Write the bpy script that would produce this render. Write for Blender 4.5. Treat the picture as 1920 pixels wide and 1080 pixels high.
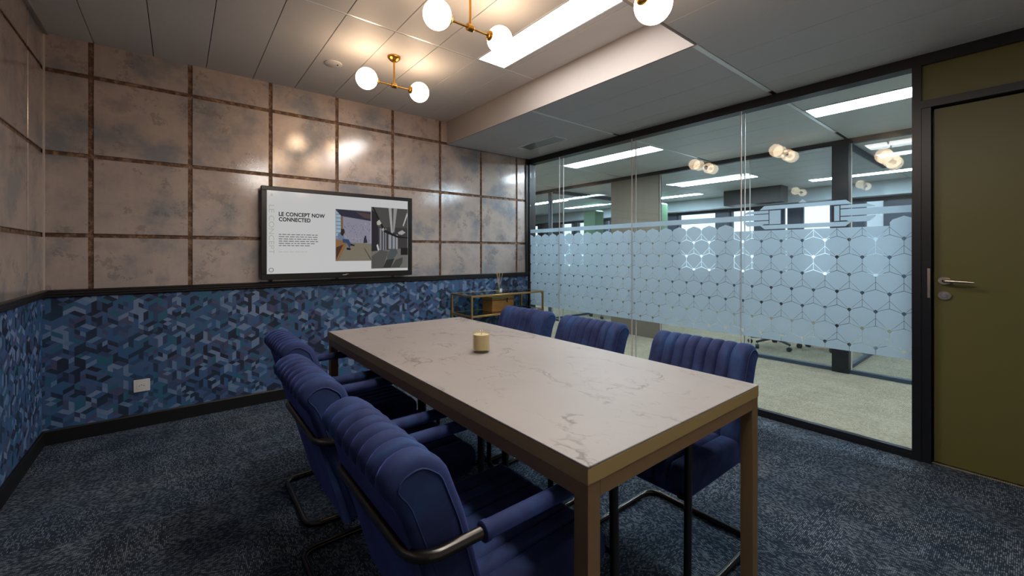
import bpy, math, random
from mathutils import Vector, Matrix
random.seed(7)
S = bpy.context.scene
COL = S.collection
for _o in list(bpy.data.objects): bpy.data.objects.remove(_o)

# ------------------------------------------------------------------ camera
F, PCX, PCY, CAMH = 781.0, 960.0, 474.0, 1.22
YAW = math.atan2(626.0, 781.0)
cam_d = bpy.data.cameras.new('camera'); cam = bpy.data.objects.new('camera', cam_d); COL.objects.link(cam)
cam_d.sensor_fit = 'HORIZONTAL'; cam_d.sensor_width = 36.0; cam_d.lens = F / 1920.0 * 36.0
cam_d.shift_x = 0.0; cam_d.shift_y = -(540.0 - PCY) / 1920.0
cam_d.clip_start = 0.02
cam.location = (0, 0, CAMH); cam.rotation_euler = (math.pi / 2, 0, -YAW)
S.camera = cam

# ------------------------------------------------------------------ world and exposure
W = bpy.data.worlds.new('overcast_sky'); S.world = W; W.use_nodes = True
bg = W.node_tree.nodes['Background']; bg.inputs[0].default_value = (0.92, 0.97, 1.0, 1); bg.inputs[1].default_value = 1.7
S.view_settings.view_transform = 'Standard'; S.view_settings.look = 'None'
S.view_settings.exposure = 0.0; S.view_settings.gamma = 1.0; S.view_settings.use_curve_mapping = False
S.cycles.transparent_max_bounces = 40; S.cycles.max_bounces = 7; S.cycles.diffuse_bounces = 4; S.cycles.glossy_bounces = 3; S.cycles.transmission_bounces = 4
S.cycles.use_adaptive_sampling = True; S.cycles.adaptive_threshold = 0.04
S.cycles.caustics_reflective = False; S.cycles.caustics_refractive = False
S.cycles.sample_clamp_indirect = 6.0
S.cycles.use_denoising = True

LED_ROOM, LED_CORR, GLOBE_E, SCREEN_E = 26.0, 50.0, 20.0, 0.60

# ------------------------------------------------------------------ material helpers
def lin(c):
    return tuple(((v / 255.0) / 12.92 if v / 255.0 <= 0.04045 else ((v / 255.0 + 0.055) / 1.055) ** 2.4) for v in c) + (1.0,)
class NT:
    def __init__(s, name):
        s.m = bpy.data.materials.new(name); s.m.use_nodes = True; s.t = s.m.node_tree
        s.t.nodes.clear(); s.out = s.t.nodes.new('ShaderNodeOutputMaterial')
    def n(s, typ, ins=None, **props):
        nd = s.t.nodes.new('ShaderNode' + typ)
        for k, v in props.items(): setattr(nd, k, v)
        for k, v in (ins or {}).items(): s.set(nd.inputs[k], v)
        return nd
    def set(s, sock, v):
        if isinstance(v, bpy.types.NodeSocket): s.t.links.new(v, sock)
        elif isinstance(v, bpy.types.Node): s.t.links.new(v.outputs[0], sock)
        else: sock.default_value = v
    def math(s, op, a, b=None, c=None):
        nd = s.t.nodes.new('ShaderNodeMath'); nd.operation = op
        s.set(nd.inputs[0], a)
        if b is not None: s.set(nd.inputs[1], b)
        if c is not None: s.set(nd.inputs[2], c)
        return nd.outputs[0]
    def mix(s, f, a, b, blend='MIX'):
        nd = s.t.nodes.new('ShaderNodeMix'); nd.data_type = 'RGBA'; nd.blend_type = blend
        s.set(nd.inputs[0], f); s.set(nd.inputs[6], a); s.set(nd.inputs[7], b)
        return nd.outputs[2]
    def ramp(s, f, stops, interp='LINEAR'):
        nd = s.t.nodes.new('ShaderNodeValToRGB'); cr = nd.color_ramp; cr.interpolation = interp
        while len(cr.elements) < len(stops): cr.elements.new(0.5)
        for e, (p, c) in zip(cr.elements, stops): e.position = p; e.color = c
        s.set(nd.inputs[0], f); return nd.outputs[0]
    def coord(s, scale=(1, 1, 1), which='Object', rot=(0, 0, 0)):
        tc = s.t.nodes.new('ShaderNodeTexCoord'); mp = s.t.nodes.new('ShaderNodeMapping')
        mp.inputs['Scale'].default_value = scale; mp.inputs['Rotation'].default_value = rot
        s.t.links.new(tc.outputs[which], mp.inputs[0]); return mp.outputs[0]
    def wcoord(s, scale=(1, 1, 1)):
        g = s.t.nodes.new('ShaderNodeNewGeometry'); mp = s.t.nodes.new('ShaderNodeMapping')
        mp.inputs['Scale'].default_value = scale
        s.t.links.new(g.outputs['Position'], mp.inputs[0]); return mp.outputs[0]
    def noise(s, vec, scale, detail=3, rough=0.5, out=0, dist=0.0):
        nd = s.n('TexNoise', {'Vector': vec, 'Scale': scale, 'Detail': detail, 'Roughness': rough, 'Distortion': dist}); return nd.outputs[out]
    def bump(s, h, strength=0.3, dist=0.01):
        return s.n('Bump', {'Height': h, 'Strength': strength, 'Distance': dist}).outputs[0]
    def bsdf(s, **ins):
        nd = s.t.nodes.new('ShaderNodeBsdfPrincipled')
        for k, v in ins.items(): s.set(nd.inputs[k.replace('_', ' ')], v)
        s.t.links.new(nd.outputs[0], s.out.inputs[0]); return nd
    def surf(s, sh): s.set(s.out.inputs[0], sh); return s.m

def plain(name, rgb, rough=0.5, metal=0.0, bump=0.0, bscale=200.0, var=0.06, coat=0.0):
    t = NT(name); v = t.coord()
    nz = t.noise(v, bscale, 2)
    c = lin(rgb)
    col = t.mix(t.noise(v, 3.0, 4), tuple(x * (1 - var) for x in c[:3]) + (1,), tuple(min(1, x * (1 + var)) for x in c[:3]) + (1,))
    kw = dict(Base_Color=col, Roughness=rough, Metallic=metal)
    if coat: kw['Coat_Weight'] = coat; kw['Coat_Roughness'] = 0.15
    if bump: kw['Normal'] = t.bump(nz, bump, 0.002)
    t.bsdf(**kw); return t.m
def emit(name, rgb, strength):
    t = NT(name); e = t.n('Emission', {'Color': rgb if len(rgb) == 4 else tuple(rgb) + (1,), 'Strength': strength}); return t.surf(e)

M = {}
M['ceiling'] = plain('ceiling_white', (214, 212, 211), 0.55, bump=0.05, bscale=900)
M['ceiling_c'] = plain('ceiling_corridor', (216, 222, 226), 0.5)
M['gap'] = plain('joint_dark', (60, 54, 50), 0.8)
M['rail'] = plain('ceiling_rail_grey', (246, 248, 250), 0.3, 0.35)
M['bulkhead'] = plain('bulkhead_paint', (158, 150, 147), 0.6)
M['black'] = plain('black_profile', (22, 23, 28), 0.35, bump=0.03)
M['brownblack'] = plain('dark_stained_wood', (30, 24, 22), 0.45, bump=0.1, bscale=60)
M['base'] = plain('baseboard_black', (16, 14, 14), 0.5)
M['brass'] = plain('brushed_brass', (196, 148, 68), 0.28, 1.0, var=0.04)
M['tube'] = plain('frame_black_metal', (66, 63, 60), 0.27, 0.85, var=0.05)
M['door'] = plain('olive_paint', (100, 95, 50), 0.42, var=0.03)
M['nickel'] = plain('satin_nickel', (215, 200, 180), 0.22, 1.0)
M['white'] = plain('white_plastic', (225, 220, 215), 0.35)
M['dark'] = plain('hole_dark', (25, 25, 25), 0.8)
M['shelfgold'] = plain('shelf_gold', (176, 140, 84), 0.35, 0.7)
M['wallgrey'] = plain('wall_paint_grey', (190, 188, 184), 0.7)
M['palewall'] = plain('wall_bounce_white', (232, 229, 224), 0.7)  # for the unseen walls, made pale to bounce fill light into the room
M['taupe'] = plain('taupe_paint', (112, 102, 88), 0.6)
M['darkgrey'] = plain('dark_grey_panel', (62, 60, 60), 0.45)
M['green'] = plain('green_panel', (82, 112, 84), 0.6)
M['bluegrey'] = plain('window_frame_bluegrey', (52, 62, 76), 0.5)
M['paleteal'] = plain('pale_bulkhead', (178, 188, 194), 0.6)
M['plastic'] = plain('black_plastic', (26, 28, 30), 0.45)
M['caulk'] = plain('white_caulk', (205, 192, 182), 0.4)
M['bezel'] = plain('bezel_black', (28, 25, 24), 0.3)

def m_glass(name, tint, f0=0.015, gain=1.0):
    t = NT(name)
    lw = t.n('LayerWeight', {'Blend': 0.5})
    fac = t.math('MULTIPLY_ADD', t.math('POWER', lw.outputs['Facing'], 5.0), 0.9 * gain, f0)
    tr = t.n('BsdfTransparent', {'Color': tint + (1,)})
    gl = t.n('BsdfGlossy', {'Color': (1, 1, 1, 1), 'Roughness': 0.0})
    mx = t.n('MixShader', {0: fac}); t.t.links.new(tr.outputs[0], mx.inputs[1]); t.t.links.new(gl.outputs[0], mx.inputs[2])
    return t.surf(mx)
M['glass'] = m_glass('clear_glass', (0.955, 0.985, 1.0))
M['amber'] = m_glass('amber_ribbed_glass', (0.96, 0.93, 0.83), 0.05)
M['smoke'] = m_glass('smoked_glass', (0.45, 0.60, 0.60), 0.06)
M['clear'] = m_glass('bottle_glass', (0.80, 0.88, 0.87), 0.14)

def m_frost():
    t = NT('frosted_film'); v = t.wcoord()
    n = t.noise(v, 700, 2)
    tl = t.n('BsdfTranslucent', {'Color': (0.78, 0.89, 0.97, 1)})
    df = t.n('BsdfDiffuse', {'Color': (0.68, 0.77, 0.84, 1)})
    rf = t.n('BsdfRefraction', {'Color': (0.80, 0.90, 0.95, 1), 'Roughness': 0.55, 'IOR': 1.03})
    a = t.n('MixShader', {0: 0.42}); t.t.links.new(tl.outputs[0], a.inputs[1]); t.t.links.new(df.outputs[0], a.inputs[2])
    b = t.n('MixShader', {0: 0.22}); t.t.links.new(a.outputs[0], b.inputs[1]); t.t.links.new(rf.outputs[0], b.inputs[2])
    return t.surf(b)
M['frost'] = m_frost()

def m_tile(name, along):
    t = NT(name); v = t.wcoord()
    blot = t.noise(v, 2.6, 5, 0.6); blot2 = t.noise(v, 6.5, 6, 0.65); fine = t.noise(v, 55, 5, 0.7)
    streak = t.noise(t.wcoord((30, 30, 3)), 1.0, 4, 0.6)
    c = t.ramp(blot, [(0.28, lin((146, 138, 138))), (0.42, lin((196, 177, 167))), (0.52, lin((184, 168, 160))), (0.64, lin((136, 138, 146)))])
    flk = t.math('GREATER_THAN', t.math('MULTIPLY', t.math('SUBTRACT', blot2, 0.50), t.math('SUBTRACT', fine, 0.30)), 0.021)
    c = t.mix(t.math('MULTIPLY', flk, 0.4), c, lin((104, 98, 98)))
    c = t.mix(t.math('MULTIPLY', streak, 0.25), c, lin((140, 124, 114)))
    rg = t.math('MULTIPLY_ADD', t.noise(v, 9.0, 5, 0.7), 0.30, 0.30)
    # embossed damask-like scrolls: distorted rings
    wv = t.n('TexWave', {'Vector': v, 'Scale': 3.2, 'Distortion': 9.0, 'Detail': 1.5, 'Detail Scale': 1.6}, wave_type='RINGS')
    ring = t.ramp(wv.outputs['Fac'], [(0.46, (0, 0, 0, 1)), (0.5, (1, 1, 1, 1)), (0.54, (0, 0, 0, 1))])
    h = t.math('ADD', t.math('MULTIPLY', fine, 0.5), t.math('MULTIPLY', blot2, 1.2))
    nb = t.bump(h, 0.22, 0.006)
    b2 = t.n('Bump', {'Height': ring, 'Strength': 0.12, 'Distance': 0.003, 'Normal': nb})
    t.bsdf(Base_Color=c, Roughness=rg, Metallic=0.30, Normal=b2.outputs[0], Coat_Weight=0.8, Coat_Roughness=t.math('MULTIPLY_ADD', t.noise(v, 14, 5, 0.7), 0.05, 0.01), Coat_IOR=1.8, Coat_Normal=t.bump(t.math('ADD', t.noise(v, 150, 2, 0.6), t.math('MULTIPLY', blot2, 1.0)), 0.085, 0.004))
    return t.m
M['tile'] = m_tile('antique_tile', 'x')
def m_joint():
    t = NT('rusty_joint'); v = t.wcoord()
    c = t.ramp(t.noise(v, 28, 5, 0.7), [(0.3, lin((62, 42, 32))), (0.5, lin((112, 82, 62))), (0.68, lin((168, 138, 114)))])
    t.bsdf(Base_Color=c, Roughness=0.5, Metallic=0.3, Normal=t.bump(t.noise(v, 60, 4), 0.5, 0.006)); return t.m
M['joint'] = m_joint()

def m_paper(name, axis):
    """printed wallpaper of tumbling blocks: hexagon cells, three rhombic faces, each face cut in strips"""
    t = NT(name); g = t.n('NewGeometry'); sp_ = t.n('SeparateXYZ', {0: g.outputs['Position']})
    Wd = 0.104; R3 = math.sqrt(3.0)
    px = t.math('DIVIDE', t.math('ADD', sp_.outputs[axis], 5.0), Wd); py = t.math('DIVIDE', t.math('ADD', sp_.outputs[2], 3.0), Wd)
    def cell(ox, oy):
        ax = t.math('SUBTRACT', t.math('MODULO', t.math('SUBTRACT', px, ox), 1.0), 0.5)
        ay = t.math('SUBTRACT', t.math('MODULO', t.math('SUBTRACT', py, oy), R3), R3 / 2)
        return ax, ay, t.math('ADD', t.math('MULTIPLY', ax, ax), t.math('MULTIPLY', ay, ay))
    ax, ay, da = cell(0.0, 0.0); bx_, by, db = cell(0.5, R3 / 2)
    pick = t.math('LESS_THAN', da, db)
    def sel(f, a, b): return t.math('ADD', t.math('MULTIPLY', f, a), t.math('MULTIPLY', t.math('SUBTRACT', 1.0, f), b))
    gx = sel(pick, ax, bx_); gy = sel(pick, ay, by)
    ix = t.math('ROUND', t.math('MULTIPLY', t.math('SUBTRACT', px, gx), 2.0)); iy = t.math('ROUND', t.math('MULTIPLY', t.math('SUBTRACT', py, gy), 2.0))
    def dt(deg, k=1.0):
        a = math.radians(deg); return t.math('ADD', t.math('MULTIPLY', gx, math.cos(a) * k), t.math('MULTIPLY', gy, math.sin(a) * k))
    d0, d1_, d2 = dt(90), dt(210), dt(330)
    f0 = t.math('MULTIPLY', t.math('GREATER_THAN', d0, d1_), t.math('GREATER_THAN', d0, d2))
    f1 = t.math('MULTIPLY', t.math('SUBTRACT', 1.0, f0), t.math('GREATER_THAN', d1_, d2))
    k = R3 / math.cos(math.radians(30))
    s_ = sel(f0, dt(60, k), sel(f1, dt(180, k), dt(300, k))); q_ = sel(f0, dt(120, k), sel(f1, dt(240, k), dt(0, k)))
    face = t.math('ADD', t.math('MULTIPLY', f1, 1.0), t.math('MULTIPLY', t.math('SUBTRACT', 1.0, t.math('ADD', f0, f1)), 2.0))
    def wn(a, b, c):
        cv = t.n('CombineXYZ', {0: a, 1: b, 2: c}); return t.n('TexWhiteNoise', {'Vector': cv.outputs[0]}, noise_dimensions='3D').outputs['Value']
    h1 = wn(ix, iy, t.math('ADD', face, 10.0)); h2 = wn(ix, iy, t.math('ADD', face, 20.0))
    strip = sel(t.math('GREATER_THAN', h1, 0.5), t.math('FLOOR', t.math('MULTIPLY', s_, 1.999)), t.math('FLOOR', t.math('MULTIPLY', q_, 1.999)))
    half = t.math('FLOOR', t.math('MULTIPLY', sel(t.math('GREATER_THAN', h1, 0.5), q_, s_), 1.999))
    strip = t.math('ADD', strip, t.math('MULTIPLY', t.math('MULTIPLY', half, 2.0), t.math('GREATER_THAN', h2, 0.55)))
    r = wn(t.math('ADD', ix, 0.3), t.math('ADD', iy, 0.7), t.math('ADD', t.math('MULTIPLY', face, 7.0), strip))
    c = t.ramp(r, [(0.0, lin((28, 33, 50))), (0.15, lin((74, 97, 138))), (0.34, lin((60, 98, 144))), (0.48, lin((128, 148, 182))), (0.60, lin((60, 74, 114))),
                   (0.70, lin((44, 104, 128))), (0.78, lin((84, 80, 110))), (0.84, lin((28, 34, 54))), (0.93, lin((108, 140, 178)))], 'CONSTANT')
    st = t.noise(t.wcoord((150, 150, 7)), 1.0, 3); patch = t.noise(t.wcoord(), 2.6, 3)
    c = t.mix(t.math('MULTIPLY', st, 0.30), c, lin((46, 68, 102)))
    c = t.mix(t.ramp(patch, [(0.45, (0, 0, 0, 1)), (0.75, (0.45, 0.45, 0.45, 1))]), c, lin((50, 96, 134)))
    t.bsdf(Base_Color=c, Roughness=0.55, Normal=t.bump(st, 0.08, 0.002)); return t.m
M['paper_x'] = m_paper('blue_wallpaper_back', 0)
M['paper_y'] = m_paper('blue_wallpaper_side', 1)

def m_carpet(name, lo, mid, hi, tintA, tintB, row=0.0058, contrast=1.0):
    """loop pile: short dashes in rows whose direction changes from patch to patch"""
    t = NT(name); p = t.wcoord()
    blk = t.n('TexVoronoi', {'Vector': t.wcoord((1, 1, 0)), 'Scale': 4.2, 'Randomness': 0.8}, feature='F1', distance='CHEBYCHEV')
    sel = t.math('GREATER_THAN', t.n('SeparateXYZ', {0: blk.outputs['Color']}).outputs[0], 0.5)
    def bricks(rot):
        mp = t.n('Mapping', {'Vector': p}); mp.inputs['Rotation'].default_value = (0, 0, rot)
        wob = t.n('VectorMath', {0: mp.outputs[0], 1: t.n('VectorMath', {0: t.noise(p, 60, 2, out=1), 1: (0.0025, 0.0025, 0)}, operation='MULTIPLY').outputs[0]}, operation='ADD').outputs[0]
        return t.n('TexBrick', {'Vector': wob, 'Color1': (0, 0, 0, 1), 'Color2': (1, 1, 1, 1), 'Mortar': (0, 0, 0, 1), 'Scale': 1.0, 'Mortar Size': row * 0.16, 'Mortar Smooth': 0.8, 'Bias': 0.0, 'Brick Width': row * 2.0, 'Row Height': row})
    ba, bb = bricks(0.0), bricks(math.pi / 2)
    fac = t.n('Mix', {0: sel, 2: ba.outputs['Fac'], 3: bb.outputs['Fac']}).outputs[0]
    rnd_ = t.mix(sel, ba.outputs['Color'], bb.outputs['Color'])
    rv = t.n('SeparateXYZ', {0: rnd_}).outputs[0]
    loop = t.math('SUBTRACT', 1.0, fac)
    big = t.noise(t.wcoord((1.2, 3.0, 1)), 1.8, 4, 0.6); big2 = t.noise(t.wcoord((4.0, 1.0, 1)), 2.2, 4, 0.6)
    f = t.math('MULTIPLY', loop, t.math('MULTIPLY_ADD', rv, 0.46 * contrast, 0.28))
    f = t.math('ADD', f, t.math('MULTIPLY', t.math('SUBTRACT', t.math('ADD', big, big2), 1.0), 0.35))
    c = t.ramp(f, [(0.08, lo), (0.46, mid), (0.92, hi)])
    c = t.mix(0.35, c, t.mix(t.ramp(t.noise(p, 1.6, 3), [(0.4, (0, 0, 0, 1)), (0.6, (1, 1, 1, 1))]), tintA, tintB), 'OVERLAY')
    t.bsdf(Base_Color=c, Roughness=0.95, Specular_IOR_Level=0.1, Normal=t.bump(loop, 0.6, 0.004)); return t.m
M['carpet'] = m_carpet('navy_loop_carpet', lin((30, 36, 46)), lin((70, 82, 97)), lin((172, 182, 190)), lin((100, 126, 152)), lin((136, 130, 128)))
M['carpet_beige'] = m_carpet('beige_loop_carpet', lin((128, 116, 98)), lin((172, 160, 138)), lin((206, 194, 172)), lin((134, 128, 120)), lin((128, 128, 126)), 0.008, 0.8)

def m_marble():
    t = NT('marble_laminate'); v = t.coord()
    warp = t.noise(v, 2.2, 5, 0.6, out=1)
    vv = t.n('VectorMath', {0: v, 1: t.n('VectorMath', {0: warp, 1: (0.22, 0.22, 0.0)}, operation='MULTIPLY').outputs[0]}, operation='ADD').outputs[0]
    def iso(sc, wd, th, rot, seed):
        m_ = t.n('Mapping', {'Vector': vv}); m_.inputs['Scale'].default_value = (1.5, 0.8, 1); m_.inputs['Rotation'].default_value = (0, 0, rot); m_.inputs['Location'].default_value = (seed, 0, 0)
        n1 = t.noise(m_.outputs[0], sc, 6, 0.55)
        ln = t.ramp(t.math('ABSOLUTE', t.math('SUBTRACT', n1, 0.5)), [(0.0, (1, 1, 1, 1)), (wd, (0, 0, 0, 1))])
        return t.math('MULTIPLY', ln, t.ramp(t.noise(m_.outputs[0], 4.5, 4, 0.6), [(th, (0, 0, 0, 1)), (th + 0.12, (1, 1, 1, 1))]))
    vein = t.math('MAXIMUM', t.math('MAXIMUM', iso(1.6, 0.009, 0.46, 0.6, 0.0), iso(3.4, 0.010, 0.50, 0.3, 7.0)), t.math('MULTIPLY', iso(7.0, 0.014, 0.52, 0.9, 3.0), 0.7))
    fl = t.noise(t.coord((26, 9, 1), rot=(0, 0, 0.7)), 1.0, 5, 0.7)
    fleck = t.ramp(fl, [(0.62, (0, 0, 0, 1)), (0.68, (1, 1, 1, 1))])
    fm = t.math('MULTIPLY', fleck, t.ramp(t.noise(v, 5, 3), [(0.5, (0, 0, 0, 1)), (0.65, (0.6, 0.6, 0.6, 1))]))
    c = t.ramp(t.noise(v, 1.6, 4), [(0.3, lin((139, 131, 127))), (0.7, lin((151, 143, 139)))])
    c = t.mix(t.math('MULTIPLY', vein, 0.7), c, lin((74, 62, 55)))
    c = t.mix(t.math('MULTIPLY', fm, 0.6), c, lin((96, 84, 76)))
    t.bsdf(Base_Color=c, Roughness=0.5); return t.m
M['marble'] = m_marble()
M['bronze'] = plain('bronze_lit', (172, 147, 94), 0.45, 0.0)  # same metal as rails and legs; lighter tone paints the light on the edge
M['bronze_shade'] = plain('bronze_shaded', (138, 109, 74), 0.45, 0.1)  # same metal as the edge band, shade put into the colour

def m_velvet():
    t = NT('navy_velvet'); v = t.coord()
    n = t.noise(v, 7.0, 4, 0.6, dist=0.6)
    c = t.ramp(n, [(0.35, lin((36, 43, 76))), (0.5, lin((45, 54, 92))), (0.68, lin((44, 70, 112)))])
    t.bsdf(Base_Color=c, Roughness=0.75, Specular_IOR_Level=0.15, Sheen_Weight=0.8, Sheen_Roughness=0.3, Sheen_Tint=lin((96, 110, 200)),
           Normal=t.bump(t.noise(v, 420, 2), 0.12, 0.001))
    return t.m
M['velvet'] = m_velvet()
def m_wood():
    t = NT('oak_box'); w = t.noise(t.coord((6, 60, 60)), 1.0, 4, 0.6)
    t.bsdf(Base_Color=t.ramp(w, [(0.2, lin((150, 98, 42))), (0.8, lin((190, 136, 68)))]), Roughness=0.5); return t.m
M['wood'] = m_wood()
M['reed'] = plain('rattan_reed', (190, 160, 110), 0.7)
M['led'] = emit('led_diffuser', (1.0, 0.97, 0.93), LED_ROOM)
M['led_c'] = emit('led_diffuser_cool', (0.84, 0.95, 1.0), LED_CORR)
M['globe'] = emit('opal_globe', (1.0, 0.70, 0.45), GLOBE_E)
def m_screen():
    t = NT('screen_picture'); a = t.n('VertexColor', layer_name='Col')
    e = t.n('Emission', {'Color': a.outputs[0], 'Strength': SCREEN_E}); g = t.n('BsdfGlossy', {'Color': (1, 1, 1, 1), 'Roughness': 0.12})
    mx = t.n('MixShader', {0: 0.04}); t.t.links.new(e.outputs[0], mx.inputs[1]); t.t.links.new(g.outputs[0], mx.inputs[2]); return t.surf(mx)
M['screen'] = m_screen()
M['vent'] = plain('brushed_aluminium', (170, 172, 178), 0.3, 0.9)

# ------------------------------------------------------------------ mesh helpers
class MB:
    def __init__(s): s.v = []; s.f = []; s.c = []
    def add(s, vs, fs, col=None):
        b = len(s.v); s.v += [tuple(p) for p in vs]; s.f += [tuple(i + b for i in f) for f in fs]; s.c += [col] * len(fs); return s
    def box(s, x0, x1, y0, y1, z0, z1):
        vs = [(x, y, z) for z in (z0, z1) for y in (y0, y1) for x in (x0, x1)]
        return s.add(vs, [(0, 2, 3, 1), (4, 5, 7, 6), (0, 1, 5, 4), (2, 6, 7, 3), (0, 4, 6, 2), (1, 3, 7, 5)])
    def bevbox(s, x0, x1, y0, y1, z0, z1, b):
        # chamfered box: 24 verts
        cx, cy, cz = (x0 + x1) / 2, (y0 + y1) / 2, (z0 + z1) / 2; hx, hy, hz = (x1 - x0) / 2, (y1 - y0) / 2, (z1 - z0) / 2
        idx = {}; vs = []
        for sx in (-1, 1):
            for sy in (-1, 1):
                for sz in (-1, 1):
                    for k, (ax, ay, az) in enumerate(((0, b, b), (b, 0, b), (b, b, 0))):
                        idx[(sx, sy, sz, k)] = len(vs); vs.append((cx + sx * (hx - ax), cy + sy * (hy - ay), cz + sz * (hz - az)))
        fs = []
        for sg in (-1, 1):
            for k in range(3):
                q = []
                for a, c in ((-1, -1), (1, -1), (1, 1), (-1, 1)):
                    o = [a, c]; o.insert(k, sg); q.append(idx[(o[0], o[1], o[2], k)])
                fs.append(q)
        for k in range(3):
            i, j = [n for n in range(3) if n != k]
            for si in (-1, 1):
                for sj in (-1, 1):
                    q = []
                    for sk, ks in ((-1, (i, j)), (1, (j, i))):
                        o = [0, 0, 0]; o[i] = si; o[j] = sj; o[k] = sk
                        for kk in ks: q.append(idx[(o[0], o[1], o[2], kk)])
                    fs.append(q)
        for sx in (-1, 1):
            for sy in (-1, 1):
                for sz in (-1, 1): fs.append([idx[(sx, sy, sz, k)] for k in range(3)])
        return s.add(vs, fs)
    def prism(s, pts, ax, a0, a1, col=None):
        # pts 2-D polygon; ax = extrusion axis
        def mk(p, a):
            q = list(p); q.insert(ax, a); return tuple(q)
        n = len(pts); vs = [mk(p, a0) for p in pts] + [mk(p, a1) for p in pts]
        fs = [tuple(range(n))[::-1], tuple(range(n, 2 * n))] + [(i, (i + 1) % n, n + (i + 1) % n, n + i) for i in range(n)]
        return s.add(vs, fs, col)
    def tube(s, path, r, n=10, closed=False, cap=True):
        P = [Vector(p) for p in path]; m = len(P); rings = []; prev = None
        R = r if isinstance(r, (list, tuple)) else [r] * m
        for i in range(m):
            if closed: t = (P[(i + 1) % m] - P[i - 1])
            else: t = P[min(i + 1, m - 1)] - P[max(i - 1, 0)]
            t.normalize()
            if prev is None:
                a = Vector((0, 0, 1)) if abs(t.z) < 0.9 else Vector((1, 0, 0)); u = a.cross(t).normalized()
            else:
                u = prev - t * prev.dot(t); u.normalize()
            prev = u; w = t.cross(u)
            rings.append([P[i] + (u * math.cos(k * 2 * math.pi / n) + w * math.sin(k * 2 * math.pi / n)) * R[i] for k in range(n)])
        vs = [p for rg in rings for p in rg]; fs = []
        for i in range(m if closed else m - 1):
            j = (i + 1) % m; off = 0
            if closed and j == 0:
                best = min(range(n), key=lambda o: (rings[i][0] - rings[0][o]).length); off = best
            for k in range(n):
                k2 = (k + 1) % n
                fs.append((i * n + k, i * n + k2, j * n + (k2 + off) % n, j * n + (k + off) % n))
        if not closed and cap:
            fs.append(tuple(range(n))[::-1]); fs.append(tuple((m - 1) * n + k for k in range(n)))
        return s.add(vs, fs)
    def lathe(s, prof, n=24, c=(0, 0, 0), axis=2, ribs=0, ramp=0.0):
        vs = []; m = len(prof)
        for (r, h) in prof:
            for k in range(n):
                a = k * 2 * math.pi / n; rr = r * (1 + (ramp * math.cos(ribs * a) if ribs else 0))
                p = [rr * math.cos(a), rr * math.sin(a)]; p.insert(axis, h)
                vs.append((c[0] + p[0], c[1] + p[1], c[2] + p[2]))
        fs = [(i * n + k, i * n + (k + 1) % n, (i + 1) * n + (k + 1) % n, (i + 1) * n + k) for i in range(m - 1) for k in range(n)]
        if prof[0][0] > 1e-6: fs.append(tuple(range(n))[::-1])
        if prof[-1][0] > 1e-6: fs.append(tuple((m - 1) * n + k for k in range(n)))
        return s.add(vs, fs)
    def sphere(s, c, r, n=32, m=18):
        return s.lathe([(max(r * math.sin(math.pi * i / m), 1e-7), -r * math.cos(math.pi * i / m)) for i in range(m + 1)], n, c)
    def mesh(s, name, mat, smooth=False, recalc=True):
        me = bpy.data.meshes.new(name); me.from_pydata(s.v, [], s.f); me.validate(); me.update()
        if recalc:
            import bmesh
            bm = bmesh.new(); bm.from_mesh(me); bmesh.ops.remove_doubles(bm, verts=bm.verts, dist=1e-6)
            bmesh.ops.recalc_face_normals(bm, faces=bm.faces); bm.to_mesh(me); bm.free()
        me.materials.append(mat)
        if smooth:
            for p in me.polygons: p.use_smooth = True
            try: me.set_sharp_from_angle(angle=math.radians(smooth if smooth is not True else 40))
            except Exception: pass
        return me
    def build(s, name, mat, parent=None, smooth=False, recalc=True):
        return link(name, s.mesh(name, mat, smooth, recalc), parent)

def link(name, me, parent=None, loc=None):
    o = bpy.data.objects.new(name, me); COL.objects.link(o)
    if parent: o.parent = parent
    if loc: o.location = loc
    return o
def tag(o, label=None, cat=None, group=None, kind=None):
    if label: o['label'] = label
    if cat: o['category'] = cat
    if group: o['group'] = group
    if kind: o['kind'] = kind
    return o
def empty(name, loc=(0, 0, 0), rz=0.0, label=None, cat=None, group=None, kind=None):
    o = bpy.data.objects.new(name, None); COL.objects.link(o); o.location = loc; o.rotation_euler = (0, 0, rz); o.empty_display_size = 0.05
    return tag(o, label, cat, group, kind)
def struct(o, label): return tag(o, label, None, None, 'structure')
def copy_tree(o, parent=None):
    c = o.copy(); COL.objects.link(c); c.parent = parent
    for ch in list(o.children): copy_tree(ch, c)
    return c
def arc_path(pts, rad, closed=False, n=6):
    P = [Vector(p) for p in pts]; m = len(P); out = []
    for i in range(m):
        if not closed and i in (0, m - 1): out.append(P[i]); continue
        a, b, c = P[i - 1], P[i], P[(i + 1) % m]
        d1 = (a - b).normalized(); d2 = (c - b).normalized()
        r = rad[i] if isinstance(rad, (list, tuple)) else rad
        ang = d1.angle(d2)
        if r <= 0 or ang > math.pi - 0.05: out.append(b); continue
        tl = min(r / math.tan(ang / 2), 0.45 * (a - b).length, 0.45 * (c - b).length); rr = tl * math.tan(ang / 2)
        ctr = b + (d1 + d2).normalized() * (rr / math.sin(ang / 2)); s0 = b + d1 * tl - ctr; s1 = b + d2 * tl - ctr
        tot = s0.angle(s1)
        for k in range(n + 1):
            t = k / n
            out.append(ctr + (s0 * math.sin((1 - t) * tot) + s1 * math.sin(t * tot)) / math.sin(tot))
    return out

# ------------------------------------------------------------------ dimensions
XL, XG, YB, YF = -0.67, 3.387, 3.907, -1.3
HU, HL = 2.613, 2.375
XS, YS = 2.237, 1.172           # edges of the raised ceiling field
X2, XW, YE, YN = 5.32, 9.0, 13.0, -3.0

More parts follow.
